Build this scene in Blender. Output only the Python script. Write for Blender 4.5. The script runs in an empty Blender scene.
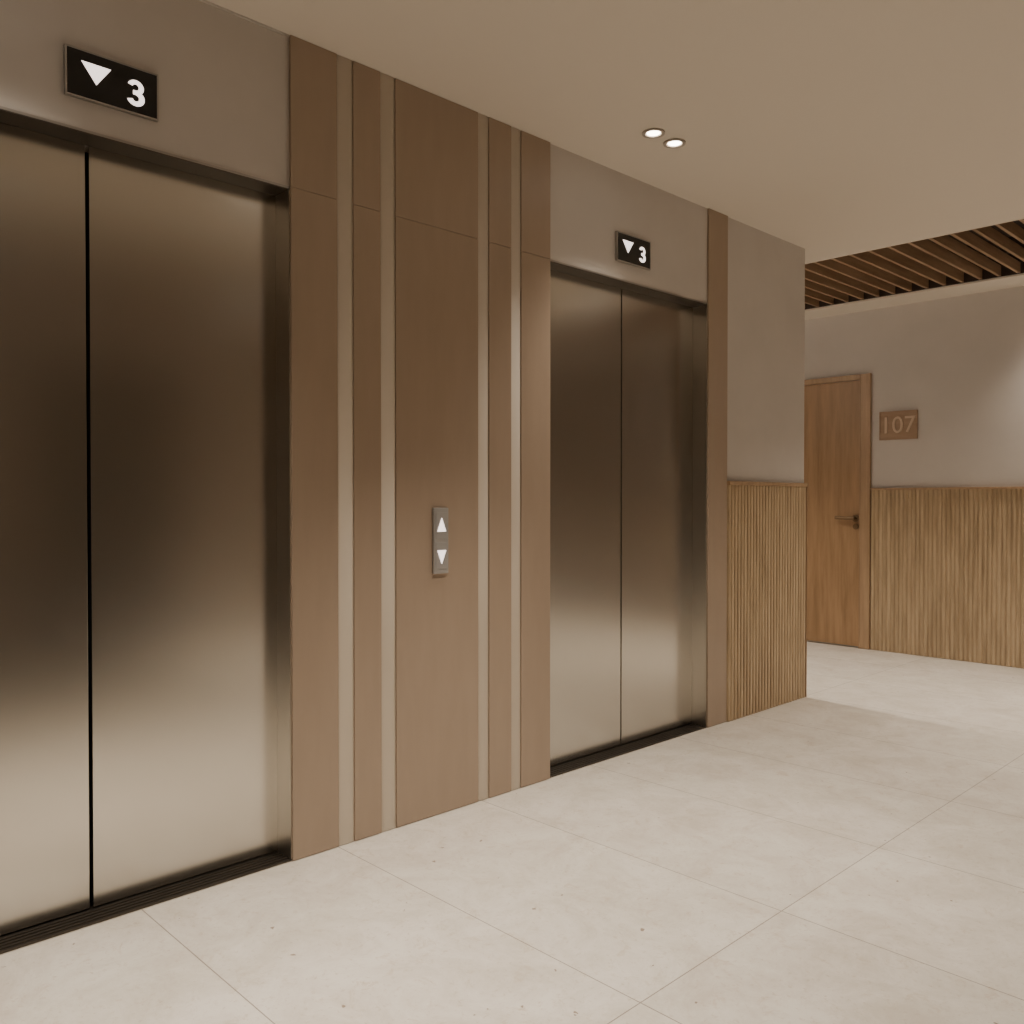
import bpy, bmesh, math
from mathutils import Vector
D=bpy.data; C=bpy.context
scene=C.scene

# ---------------------------------------------------------------- materials
def nt(name):
    m=D.materials.new(name); m.use_nodes=True
    n=m.node_tree; b=n.nodes['Principled BSDF']
    return m,n,b
def setv(b,**k):
    for a,v in k.items():
        s=b.inputs[a.replace('_',' ')]
        s.default_value=v
def ramp(n,fac,c1,c2,p1=0.3,p2=0.7):
    r=n.nodes.new('ShaderNodeValToRGB')
    r.color_ramp.elements[0].position=p1; r.color_ramp.elements[1].position=p2
    r.color_ramp.elements[0].color=(*c1,1); r.color_ramp.elements[1].color=(*c2,1)
    n.links.new(fac,r.inputs['Fac']); return r.outputs['Color']
def noise(n,scale=(1,1,1),s=5,detail=6,rough=0.6):
    tc=n.nodes.new('ShaderNodeTexCoord'); mp=n.nodes.new('ShaderNodeMapping')
    mp.inputs['Scale'].default_value=scale
    n.links.new(tc.outputs['Object'],mp.inputs['Vector'])
    t=n.nodes.new('ShaderNodeTexNoise'); t.inputs['Scale'].default_value=s
    t.inputs['Detail'].default_value=detail; t.inputs['Roughness'].default_value=rough
    n.links.new(mp.outputs['Vector'],t.inputs['Vector']); return t.outputs['Fac']
def bump(n,b,h,strength=0.1,dist=0.01):
    bp=n.nodes.new('ShaderNodeBump'); bp.inputs['Strength'].default_value=strength
    bp.inputs['Distance'].default_value=dist
    n.links.new(h,bp.inputs['Height']); n.links.new(bp.outputs['Normal'],b.inputs['Normal'])
def plain(name,c,rough=0.6,metal=0.0,var=0.06,s=4,bs=0.03,scale=(1,1,1)):
    m,n,b=nt(name)
    setv(b,Base_Color=(*c,1),Roughness=rough,Metallic=metal)
    if var:
        f=noise(n,scale,s,3)
        c1=tuple(x*(1-var) for x in c); c2=tuple(min(1,x*(1+var)) for x in c)
        n.links.new(ramp(n,f,c1,c2),b.inputs['Base Color'])
    if bs: bump(n,b,noise(n,scale,s*25,2),bs,0.002)
    return m
def wood(name,c1,c2,scale=(14,14,0.8),s=3,rough=0.5):
    m,n,b=nt(name)
    f=noise(n,scale,s,6,0.65)
    n.links.new(ramp(n,f,c1,c2,0.35,0.68),b.inputs['Base Color'])
    setv(b,Roughness=rough)
    return m
def emit(name,c,st):
    m,n,b=nt(name)
    setv(b,Base_Color=(0.8,0.8,0.8,1),Roughness=0.5)
    b.inputs['Emission Color'].default_value=(*c,1); b.inputs['Emission Strength'].default_value=st
    return m

M_plaster=plain('plaster_grey',(0.57,0.53,0.49),0.7,var=0.035,s=3,bs=0.05)
M_ceil=plain('ceiling_paint',(0.71,0.65,0.57),0.85,var=0,bs=0.0)
M_panel=plain('brown_laminate',(0.37,0.283,0.21),0.42,var=0.03,s=6,bs=0.0,scale=(3,3,.6))
M_channel=plain('light_channel',(0.74,0.67,0.58),0.5,var=0.0,bs=0)
M_flute=wood('oak_flute',(0.34,0.245,0.145),(0.54,0.41,0.26),(10,10,0.7),3,0.5)
M_door=wood('oak_door',(0.26,0.155,0.075),(0.41,0.255,0.135),(7,7,0.6),2.2,0.45)
M_frame=wood('oak_frame',(0.31,0.20,0.115),(0.43,0.29,0.17),(12,12,0.7),3,0.45)
M_sign=wood('sign_wood',(0.30,0.19,0.115),(0.42,0.285,0.18),(0.8,8,8),3,0.5)
M_num=plain('number_wood',(0.60,0.46,0.33),0.5,var=0,bs=0)
M_slat=wood('ceiling_slat_wood',(0.26,0.16,0.09),(0.38,0.25,0.15),(10,0.7,10),3,0.5)
M_cav=plain('cavity_dark',(0.045,0.028,0.02),0.8,var=0,bs=0)
M_black=plain('display_black',(0.006,0.006,0.007),0.25,var=0.0,bs=0)
M_dark=plain('dark_metal',(0.10,0.085,0.07),0.4,0.8,0,bs=0)
M_head=plain('head_metal',(0.13,0.115,0.098),0.38,0.9,0,bs=0)
M_bezel=plain('bezel_metal',(0.42,0.40,0.38),0.35,0.9,0,bs=0)
M_btn=plain('button_plate_metal',(0.40,0.39,0.38),0.45,0.4,0,bs=0)
M_bronze=plain('handle_bronze',(0.20,0.135,0.08),0.35,0.8,0,bs=0)
M_glow=emit('display_glow',(1.0,0.86,0.79),1.9)
M_lamp=emit('lamp_glow',(1.0,0.9,0.78),14)
M_ring=plain('lamp_trim',(0.40,0.35,0.30),0.5,var=0,bs=0)
M_far=plain('lobby_wall_brown',(0.40,0.335,0.27),0.6,var=0,bs=0)
M_far2=wood('dark_walnut',(0.20,0.155,0.12),(0.26,0.21,0.16),(8,8,0.6),3,0.5)
M_far3=wood('walnut_door',(0.07,0.052,0.040),(0.11,0.085,0.065),(8,8,0.6),3,0.5)
M_dimpan=wood('dimming_panel_brown',(0.24,0.18,0.13),(0.32,0.25,0.18),(8,0.7,8),3,0.6)  # for the added out-of-view panel that darkens door reflections

def steel(name,col,r):
    m,n,b=nt(name)
    f=noise(n,(1,160,1.2),2.0,4,0.6)
    n.links.new(ramp(n,f,tuple(x*0.98 for x in col),col,0.3,0.7),b.inputs['Base Color'])
    setv(b,Metallic=1.0,Roughness=r)
    return m
M_steel=steel('brushed_steel',(0.62,0.595,0.55),0.22)
M_jamb=steel('jamb_steel',(0.66,0.63,0.58),0.28)

# floor tile ---------------------------------------------------------------
def floor_mat():
    m,n,b=nt('stone_tile'); L=n.links
    tc=n.nodes.new('ShaderNodeTexCoord'); sp=n.nodes.new('ShaderNodeSeparateXYZ')
    L.new(tc.outputs['Object'],sp.inputs[0])
    def mth(op,a,bv=None,clamp=False):
        x=n.nodes.new('ShaderNodeMath'); x.operation=op; x.use_clamp=clamp
        if isinstance(a,(int,float)): x.inputs[0].default_value=a
        else: L.new(a,x.inputs[0])
        if bv is not None:
            if isinstance(bv,(int,float)): x.inputs[1].default_value=bv
            else: L.new(bv,x.inputs[1])
        return x.outputs[0]
    def line(o,off,size):
        t=mth('DIVIDE',mth('ADD',o,off),size)
        fr=mth('FRACT',t)
        d=mth('MULTIPLY',mth('MINIMUM',fr,mth('SUBTRACT',1.0,fr)),size)
        return d,mth('FLOOR',t)
    dx,ix=line(sp.outputs['X'],1.274+13.1,1.31)
    dy,iy=line(sp.outputs['Y'],-0.99+13.4,0.67)
    d=mth('MINIMUM',dx,dy)
    g=mth('LESS_THAN',d,0.0016)
    cb=n.nodes.new('ShaderNodeCombineXYZ'); L.new(ix,cb.inputs[0]); L.new(iy,cb.inputs[1])
    wn=n.nodes.new('ShaderNodeTexWhiteNoise'); L.new(cb.outputs[0],wn.inputs['Vector'])
    def nz(s,det,ro,dist=0):
        t=n.nodes.new('ShaderNodeTexNoise'); t.inputs['Scale'].default_value=s
        t.inputs['Detail'].default_value=det; t.inputs['Roughness'].default_value=ro
        t.inputs['Distortion'].default_value=dist
        L.new(tc.outputs['Object'],t.inputs['Vector']); return t.outputs['Fac']
    c_big=ramp(n,nz(4.5,9,0.78,0.5),(0.575,0.515,0.435),(0.71,0.66,0.585),0.36,0.61)
    blot=ramp(n,nz(15,9,0.82,1.2),(0,0,0),(1,1,1),0.55,0.62)
    mx=n.nodes.new('ShaderNodeMix'); mx.data_type='RGBA'
    L.new(mth('MULTIPLY',blot,0.50),mx.inputs[0]); L.new(c_big,mx.inputs[6]); mx.inputs[7].default_value=(0.52,0.42,0.31,1)
    fine=ramp(n,nz(60,4,0.7,0.5),(0,0,0),(1,1,1),0.58,0.70)
    m4=n.nodes.new('ShaderNodeMix'); m4.data_type='RGBA'
    L.new(mth('MULTIPLY',fine,0.45),m4.inputs[0]); L.new(mx.outputs[2],m4.inputs[6]); m4.inputs[7].default_value=(0.42,0.32,0.22,1)
    spk=ramp(n,nz(30,2,0.5),(0,0,0),(1,1,1),0.745,0.755)
    m3=n.nodes.new('ShaderNodeMix'); m3.data_type='RGBA'
    L.new(mth('MULTIPLY',spk,0.8),m3.inputs[0]); L.new(m4.outputs[2],m3.inputs[6]); m3.inputs[7].default_value=(0.20,0.13,0.07,1)
    hsv=n.nodes.new('ShaderNodeHueSaturation'); L.new(m3.outputs[2],hsv.inputs['Color'])
    L.new(mth('ADD',mth('MULTIPLY',wn.outputs['Value'],0.06),0.97),hsv.inputs['Value'])
    m2=n.nodes.new('ShaderNodeMix'); m2.data_type='RGBA'
    L.new(mth('MULTIPLY',g,0.7),m2.inputs[0]); L.new(hsv.outputs[0],m2.inputs[6]); m2.inputs[7].default_value=(0.14,0.10,0.07,1)
    L.new(m2.outputs[2],b.inputs['Base Color'])
    setv(b,Roughness=0.45)
    return m
M_floor=floor_mat()

# ---------------------------------------------------------------- mesh helpers
def mesh_obj(name,bm,mats,parent=None,bevel=0.0,smooth=False):
    me=D.meshes.new(name); bmesh.ops.recalc_face_normals(bm,faces=bm.faces); bm.to_mesh(me); bm.free()
    for m in mats: me.materials.append(m)
    o=D.objects.new(name,me); scene.collection.objects.link(o)
    if parent: o.parent=parent
    if smooth:
        for p in me.polygons: p.use_smooth=True
    if bevel:
        md=o.modifiers.new('bevel','BEVEL'); md.width=bevel; md.segments=2; md.limit_method='ANGLE'
    return o
def addbox(bm,x0,x1,y0,y1,z0,z1,mi=0):
    v=[bm.verts.new((x,y,z)) for x in (x0,x1) for y in (y0,y1) for z in (z0,z1)]
    for f in ((0,1,3,2),(4,6,7,5),(0,4,5,1),(2,3,7,6),(0,2,6,4),(1,5,7,3)):
        fc=bm.faces.new([v[i] for i in f]); fc.material_index=mi
def boxes(name,lst,mats,parent=None,bevel=0.0):
    bm=bmesh.new()
    for b in lst:
        addbox(bm,*b[:6],mi=b[6] if len(b)>6 else 0)
    return mesh_obj(name,bm,mats,parent,bevel)
def empty(name,loc=(0,0,0)):
    e=D.objects.new(name,None); e.empty_display_size=0.1; e.location=loc
    scene.collection.objects.link(e); return e

H=2.729            # ceiling height
WX=-2.589          # lift wall face
DZ=2.227           # lift opening height
R=0.085            # recess depth
O1=(0.277,1.484); O2=(2.724,3.930)
YE=4.985           # end of lift wall
YB=6.96            # corridor back wall
YS=-2.6; XR=1.6; XL=-6.5; XRR=3.2

# ---------------------------------------------------------------- shell
boxes('floor',[(XL,XRR,YS,YB+0.1,-0.1,0)],[M_floor])
T=0.35
boxes('wall_left',[
  (WX-T,WX,YS,O1[0],0,H),(WX-T,WX,O1[0],O1[1],DZ,H),
  (WX-T,WX,O1[1],O2[0],0,H),(WX-T,WX,O2[0],O2[1],DZ,H),
  (WX-T,WX,O2[1],YE,0,H)],[M_plaster])
boxes('wall_corridor_near',[(XL,WX-T,YE-0.15,YE,0,H)],[M_plaster])
boxes('wall_back',[(XL,XRR,YB,YB+0.15,0,H+0.3)],[M_plaster])
boxes('wall_right',[(XR,XR+0.15,YS,YE,0,H)],[M_far])
boxes('wall_corridor_near_right',[(XR+0.15,XRR,YE-0.15,YE,0,H)],[M_plaster])
boxes('wall_front',[(WX,XR,YS-0.1,YS,0,H)],[M_far])
boxes('wall_corridor_end_left',[(XL-0.1,XL,YE,YB,0,H)],[M_plaster])
boxes('wall_corridor_end_right',[(XRR,XRR+0.1,YE,YB,0,H)],[M_far])
C0,C1=5.31,6.62
boxes('ceiling',[(XL,XRR,YS-0.1,C0,H,H+0.32),(XL,XRR,C1,YB,H,H+0.32),
                 (XL,XRR,C0,C1,H+0.27,H+0.32,1)],[M_ceil,M_cav])
sl=empty('slatted_ceiling_panel')
boxes('cavity_lining',[(XL,XRR,C0,C0+0.01,H+0.012,H+0.27),(XL,XRR,C1-0.01,C1,H+0.012,H+0.27)],[M_cav],sl)
lst=[]; x=XL+0.06
while x<XRR:
    lst.append((x-0.010,x+0.010,C0+0.01,C1-0.01,H+0.015,H+0.085)); x+=0.120
boxes('slats',lst,[M_slat],sl)
boxes('carrier_rails',[(XL,XRR,y-0.015,y+0.015,H+0.085,H+0.115) for y in (5.6,6.3)],[M_cav],sl)
boxes('trim_1',[(WX,WX+0.006,YS,O1[1],H-0.006,H)],[M_plaster])

# unseen dark boards, added to dim the ceiling's reflection in the lift doors
e=empty('reflection_dimming_panel')
boxes('boards',[(-0.25,XR-0.002,y,y+0.795,H-0.020,H-0.0005) for y in (-2.55,-1.75,-0.95,-0.15,0.65,1.45,2.25)]+
      [(-0.25,0.55,3.05,4.85,H-0.020,H-0.0005),(1.15,XR-0.002,3.05,4.85,H-0.020,H-0.0005),(0.55,1.15,3.45,4.85,H-0.020,H-0.0005)],[M_dimpan],e,0.002)

e=empty('walnut_wall_panelling')
boxes('boards',[(-0.72+k*0.98,-0.72+k*0.98+0.972,YB-0.02,YB-0.0005,0.002,H-0.002) for k in range(4)],[M_far2],e,0.003)
e=empty('door_2')
boxes('leaf',[(XR-0.02,XR-0.0005,1.95,2.95,0.005,2.15)],[M_far3],e,0.003)
boxes('frame',[(XR-0.035,XR-0.0005,1.87,1.95,0.002,2.23),(XR-0.035,XR-0.0005,2.95,3.03,0.002,2.23),(XR-0.035,XR-0.0005,1.95,2.95,2.15,2.23)],[M_far3],e,0.003)

# ---------------------------------------------------------------- brown cladding
PX=WX+0.012
pan=[(1.484,1.6615),(1.7272,1.842),(1.9084,2.3093),(2.3685,2.4913),(2.549,2.724)]
cl=empty('wood_wall_cladding')
SZ=2.231
bm=bmesh.new()
for a,b in pan:
    addbox(bm,WX+0.0005,PX,a,b,0.002,SZ-0.0006); addbox(bm,WX+0.0005,PX,a,b,SZ+0.0006,H-0.001)
mesh_obj('panels',bm,[M_panel],cl,0.0015)
bm=bmesh.new()
for (a,b) in [(1.6615,1.7272),(1.842,1.9084),(2.3093,2.3685),(2.4913,2.549)]:
    N=12; pts=[]
    for i in range(N+1):
        t=i/N; y=a+(b-a)*t
        pts.append((WX+0.0060+0.0035*math.sin(math.pi*t)**0.5,y))
    lo=[bm.verts.new((p[0],p[1],0.002)) for p in pts]; hi=[bm.verts.new((p[0],p[1],H-0.001)) for p in pts]
    for i in range(N): 
        f=bm.faces.new((lo[i],lo[i+1],hi[i+1],hi[i])); f.smooth=True
    bl=[bm.verts.new((WX+0.0003,a,z)) for z in (0.002,H-0.001)]; br=[bm.verts.new((WX+0.0003,b,z)) for z in (0.002,H-0.001)]
    bm.faces.new((lo[0],hi[0],bl[1],bl[0])); bm.faces.new((lo[-1],br[0],br[1],hi[-1])); bm.faces.new((bl[0],bl[1],br[1],br[0]))
    bm.faces.new(lo+[br[0],bl[0]]); bm.faces.new(hi+[br[1],bl[1]])
mesh_obj('channel_mouldings',bm,[M_channel],cl)
boxes('trim_2',[(WX+0.0005,PX,3.930,4.111,0.002,H-0.001)],[M_panel],None,0.0015)
boxes('trim_3',[(WX+0.0005,PX,0.10,0.277,0.002,H-0.001)],[M_panel],None,0.0015)

# ---------------------------------------------------------------- fluted wainscot
WZ=1.283
def flutes(name,axis,a,b,face,sgn,pitch=0.032,par=None):
    n=round((b-a)/pitch); p=(b-a)/n; lo_d=0.0135
    bm=bmesh.new(); prof=[]
    for i in range(n):
        s=a+i*p
        prof+= [(s+0.0,lo_d),(s+p*0.10,lo_d),(s+p*0.14,0.0175),(s+p*0.30,0.0205),(s+p*0.5,0.0220),(s+p*0.76,0.0205),(s+p*0.93,0.0175),(s+p*0.97,lo_d)]
    prof.append((b,lo_d))
    prof=[(a,0.0006)]+prof+[(b,0.0006)]
    def P(s,d,z):
        return (s,face+sgn*d,z) if axis=='x' else (face+sgn*d,s,z)
    lo=[bm.verts.new(P(s,d,0.002)) for s,d in prof]; hi=[bm.verts.new(P(s,d,WZ)) for s,d in prof]
    for i in range(len(prof)-1): bm.faces.new((lo[i],lo[i+1],hi[i+1],hi[i]))
    bm.faces.new((lo[0],hi[0],hi[-1],lo[-1]))
    bm.faces.new(hi); bm.faces.new(lo)
    return mesh_obj(name,bm,[M_flute],par)
w1=empty('fluted_wainscot')
flutes('flutes',"y",4.111,YE-0.006,WX,1,par=w1)
boxes('cap_rail',[(WX+0.0005,WX+0.030,4.111,YE,WZ,WZ+0.022)],[M_frame],w1,0.003)
boxes('corner_edge',[(WX+0.0005,WX+0.024,YE-0.0055,YE,0.002,WZ)],[M_frame],w1,0.001)
w2=empty('fluted_wainscot')
flutes('flutes',"x",-3.03,-0.74,YB,-1,par=w2)
boxes('cap_rail',[(-3.03,-0.74,YB-0.030,YB-0.0005,WZ,WZ+0.016)],[M_frame],w2,0.002)
w3=empty('fluted_wainscot')
flutes('flutes',"x",XL,-4.15,YB,-1,par=w3)
boxes('cap_rail',[(XL,-4.15,YB-0.030,YB-0.0005,WZ,WZ+0.016)],[M_frame],w3,0.002)

# ---------------------------------------------------------------- lifts
def lift(o,g):
    a,b=o; c=(a+b)/2; e=empty('elevator')
    X=WX-R
    for i,(p,q) in enumerate(((a-0.05,c-g),(c+g,b+0.05))):
        boxes(f'door_panel_{i+1}',[(X-0.035,X,p,q,0.012,DZ+0.03)],[M_steel],e,0.001)
    boxes('shaft_backing',[(X-0.12,X-0.06,a-0.1,b+0.1,0,DZ+0.05)],[M_black],e)
    boxes('jamb_left',[(X+0.0004,WX+0.002,a,a+0.004,0.0,DZ)],[M_jamb],e)
    boxes('jamb_right',[(X+0.0004,WX+0.002,b-0.003,b,0.0,DZ)],[M_jamb],e)
    boxes('head_lining',[(X+0.001,WX+0.002,a,b,DZ-0.003,DZ)],[M_head],e)
    boxes('head_edge_trim',[(WX+0.0005,WX+0.003,a,b,DZ,DZ+0.007)],[M_bezel],e)
    boxes('sill',[(X-0.05,WX+0.002,a,b,-0.0,0.006)]+
          [(X+0.012+k*0.018,X+0.020+k*0.018,a+0.004,b-0.004,0.006,0.009) for k in range(4)],[M_dark],e)
lift(O1,0.0055); lift(O2,0.0045)

# ---------------------------------------------------------------- displays
def text_mesh(name,body,size,mat,parent,loc,rot,offset=0.0,extrude=0.001,align='CENTER',bev=0,sx=1):
    cu=D.curves.new(name,'FONT'); cu.body=body; cu.size=size; cu.offset=offset; cu.extrude=extrude
    cu.align_x=align; cu.align_y='CENTER'; cu.bevel_depth=bev
    t=D.objects.new(name+'_tmp',cu); scene.collection.objects.link(t)
    C.view_layer.update()
    me=D.meshes.new_from_object(t.evaluated_get(C.evaluated_depsgraph_get()))
    D.objects.remove(t); me.materials.clear(); me.materials.append(mat)
    o=D.objects.new(name,me); scene.collection.objects.link(o)
    o.location=loc; o.rotation_euler=rot; o.scale=(sx,1,1); o.parent=parent
    return o
def tri(bm,x,yc,zc,w,h,up,t=0.002):
    s=1 if up else -1
    p=[(yc-w/2,zc-s*h/2),(yc+w/2,zc-s*h/2),(yc,zc+s*h/2)]
    A=[bm.verts.new((x,y,z)) for y,z in p]; B=[bm.verts.new((x+t,y,z)) for y,z in p]
    bm.faces.new(A); bm.faces.new(B)
    for i in range(3): bm.faces.new((A[i],A[(i+1)%3],B[(i+1)%3],B[i]))
def digit_three(name,x,yc,zc,h,mat,parent):
    """bold 3: two thick arc strokes plus a short middle bar; units: total height = 2"""
    s=h/2.0; bm=bmesh.new()
    def strip(cz,ro_y,ro_z,ri_y,ri_z,a0,a1,t,n=24):
        rows=[]
        for i in range(n+1):
            a=math.radians(a0+(a1-a0)*i/n); c,sn=math.cos(a),math.sin(a)
            r=[]
            for ry,rz in ((ro_y,ro_z),(ri_y,ri_z)):
                for xx in (x,x+t):
                    r.append(bm.verts.new((xx,yc+s*ry*c,zc+s*(cz+rz*sn))))
            rows.append(r)
        for A,B in zip(rows[:-1],rows[1:]):
            for i,j in ((0,1),(1,3),(3,2),(2,0)):
                bm.faces.new((A[i],A[j],B[j],B[i]))
        for r in (rows[0],rows[-1]): bm.faces.new((r[0],r[1],r[3],r[2]))
    strip( 0.44,0.62,0.56,0.24,0.24,162,-88,0.0010)
    strip(-0.40,0.68,0.60,0.26,0.25,88,-162,0.0012)
    addbox(bm,x,x+0.0011,yc-s*0.20,yc+s*0.10,zc-s*0.13,zc+s*0.20)
    mesh_obj(name,bm,[mat],parent)
def display(c,zc):
    e=empty('elevator_floor_display'); w=0.256; h=0.136
    a,b=c-w/2,c+w/2; z0,z1=zc-h/2,zc+h/2
    boxes('housing',[(WX+0.0005,WX+0.012,a+0.004,b-0.004,z0+0.004,z1-0.004)],[M_black],e,0.001)
    t=0.005
    boxes('bezel',[(WX+0.0005,WX+0.014,a,b,z0,z0+t),(WX+0.0005,WX+0.014,a,b,z1-t,z1),
                   (WX+0.0005,WX+0.014,a,a+t,z0+t,z1-t),(WX+0.0005,WX+0.014,b-t,b,z0+t,z1-t)],[M_bezel],e,0.001)
    bm=bmesh.new(); tri(bm,WX+0.0122,c-0.046,zc+0.008,0.080,0.056,False,0.001)
    mesh_obj('down_arrow',bm,[M_glow],e)
    digit_three('floor_number',WX+0.0122,c+0.062,zc-0.007,0.074,M_glow,e)
display(0.921,2.382); display(3.299,2.381)

e=empty('elevator_call_button_panel')
yc=2.110
boxes('plate',[(PX+0.0003,PX+0.012,yc-0.036,yc+0.036,0.922,1.172)],[M_btn],e,0.003)
boxes('plate_inset',[(PX+0.0121,PX+0.0135,yc-0.027,yc+0.027,1.054,1.154),(PX+0.0121,PX+0.0135,yc-0.027,yc+0.027,0.940,1.040)],[M_btn],e,0.003)
bm=bmesh.new(); tri(bm,PX+0.0137,yc,1.108,0.042,0.052,True); tri(bm,PX+0.0137,yc,0.985,0.042,0.052,False)
mesh_obj('arrows',bm,[M_glow],e)

# ---------------------------------------------------------------- room door
e=empty('door_1')
dl,dr=-4.06,-3.117; dt=2.175
boxes('frame',[(dr,dr+0.082,YB-0.030,YB-0.0005,0.001,dt+0.045),(dl-0.082,dl,YB-0.030,YB-0.0005,0.001,dt+0.045),
               (dl,dr,YB-0.030,YB-0.0005,dt,dt+0.045)],[M_frame],e,0.004)
boxes('leaf',[(dl+0.003,dr-0.004,YB-0.018,YB-0.001,0.014,dt-0.003)],[M_door],e,0.002)
boxes('stop_bead',[(dr-0.004,dr+0.004,YB-0.034,YB-0.018,0.001,dt)],[M_frame],e,0.001)
def cyl(bm,p0,p1,r,seg=20):
    p0=Vector(p0);p1=Vector(p1);d=(p1-p0); q=d.to_track_quat('Z','Y')
    A=[];B=[]
    for i in range(seg):
        a=2*math.pi*i/seg; v=q@Vector((r*math.cos(a),r*math.sin(a),0))
        A.append(bm.verts.new(p0+v)); B.append(bm.verts.new(p1+v))
    for i in range(seg): bm.faces.new((A[i],A[(i+1)%seg],B[(i+1)%seg],B[i]))
    bm.faces.new(A); bm.faces.new(B)
bm=bmesh.new(); hx=dr-0.034; hz=1.055; fy=YB-0.018
cyl(bm,(hx,fy,hz),(hx,fy-0.012,hz),0.029); cyl(bm,(hx,fy-0.01,hz),(hx,fy-0.055,hz),0.012)
cyl(bm,(hx+0.010,fy-0.055,hz),(hx-0.150,fy-0.055,hz+0.004),0.014)
cyl(bm,(hx,fy,hz-0.068),(hx,fy-0.010,hz-0.068),0.023)
mesh_obj('lever_handle',bm,[M_bronze],e)

e=empty('room_number_sign')
x0,x1,z0,z1=-2.966,-2.674,1.678,1.902
boxes('plaque',[(x0,x1,YB-0.014,YB-0.0005,z0,z1)],[M_sign],e,0.002)
boxes('raised_border',[(x0,x1,YB-0.020,YB-0.014,z0,z0+0.008),(x0,x1,YB-0.020,YB-0.014,z1-0.008,z1),
     (x0,x0+0.008,YB-0.020,YB-0.014,z0+0.008,z1-0.008),(x1-0.008,x1,YB-0.020,YB-0.014,z0+0.008,z1-0.008)],[M_sign],e)
text_mesh('room_number','107',0.185,M_num,e,((x0+x1)/2,YB-0.020,(z0+z1)/2-0.004),(math.pi/2,0,0),0.0,0.006,bev=0.0,sx=1.0)

# ---------------------------------------------------------------- downlights
def ring(bm,cx,cy,z0,z1,r0,r1,seg=32):
    V=[]
    for i in range(seg):
        a=2*math.pi*i/seg; c,s=math.cos(a),math.sin(a)
        V.append([bm.verts.new((cx+r*c,cy+r*s,z)) for r,z in ((r1,z1),(r1,z0),(r0,z0),(r0*0.93,z1))])
    for i in range(seg):
        A=V[i];B=V[(i+1)%seg]
        for k in range(3): bm.faces.new((A[k],B[k],B[k+1],A[k+1]))
def disc(bm,cx,cy,z,r,seg=32):
    bm.faces.new([bm.verts.new((cx+r*math.cos(2*math.pi*i/seg),cy+r*math.sin(2*math.pi*i/seg),z)) for i in range(seg)])
def downlight(cx,cy,power,spot=100,blend=0.9,z=H,color=(1.0,0.892,0.765),axis='y'):
    for s in (-0.074,0.074):
        px,py=(cx,cy+s) if axis=='y' else (cx+s,cy)
        e=empty('recessed_downlight')
        bm=bmesh.new(); ring(bm,px,py,z-0.006,z-0.0003,0.034,0.047)
        mesh_obj('trim_ring',bm,[M_ring],e)
        bm=bmesh.new(); disc(bm,px,py,z-0.003,0.028)
        mesh_obj('lamp_face',bm,[M_lamp],e)
        ld=D.lights.new('downlight_beam','SPOT'); ld.energy=power; ld.color=color
        ld.spot_size=math.radians(spot); ld.spot_blend=blend; ld.shadow_soft_size=0.035
        l=D.objects.new('beam',ld); l.location=(px,py,z-0.012); scene.collection.objects.link(l); l.parent=e
for yy in (0.6,3.035):
    downlight(WX+0.376,yy,46,88,1.0)
for yy in (0.2,2.10):
    downlight(-1.50,yy,150,80,1.0)
downlight(0.85,3.20,140,48,1.0)
downlight(-1.50,6.79,46,100,axis='x')
for xx in (-3.9,-0.9,1.6):
    downlight(xx,5.14,145,116,axis='x')

# ---------------------------------------------------------------- camera
cd=D.cameras.new('camera'); cam=D.objects.new('camera',cd); scene.collection.objects.link(cam)
cd.sensor_width=36; cd.lens=36*873/1024; cd.clip_start=0.05
cam.location=(0,0,1.2); cam.rotation_euler=(math.radians(90-0.76),0,math.radians(45.93))
scene.camera=cam
w=D.worlds.new('world'); scene.world=w; w.use_nodes=True
w.node_tree.nodes['Background'].inputs[0].default_value=(0.03,0.025,0.02,1)
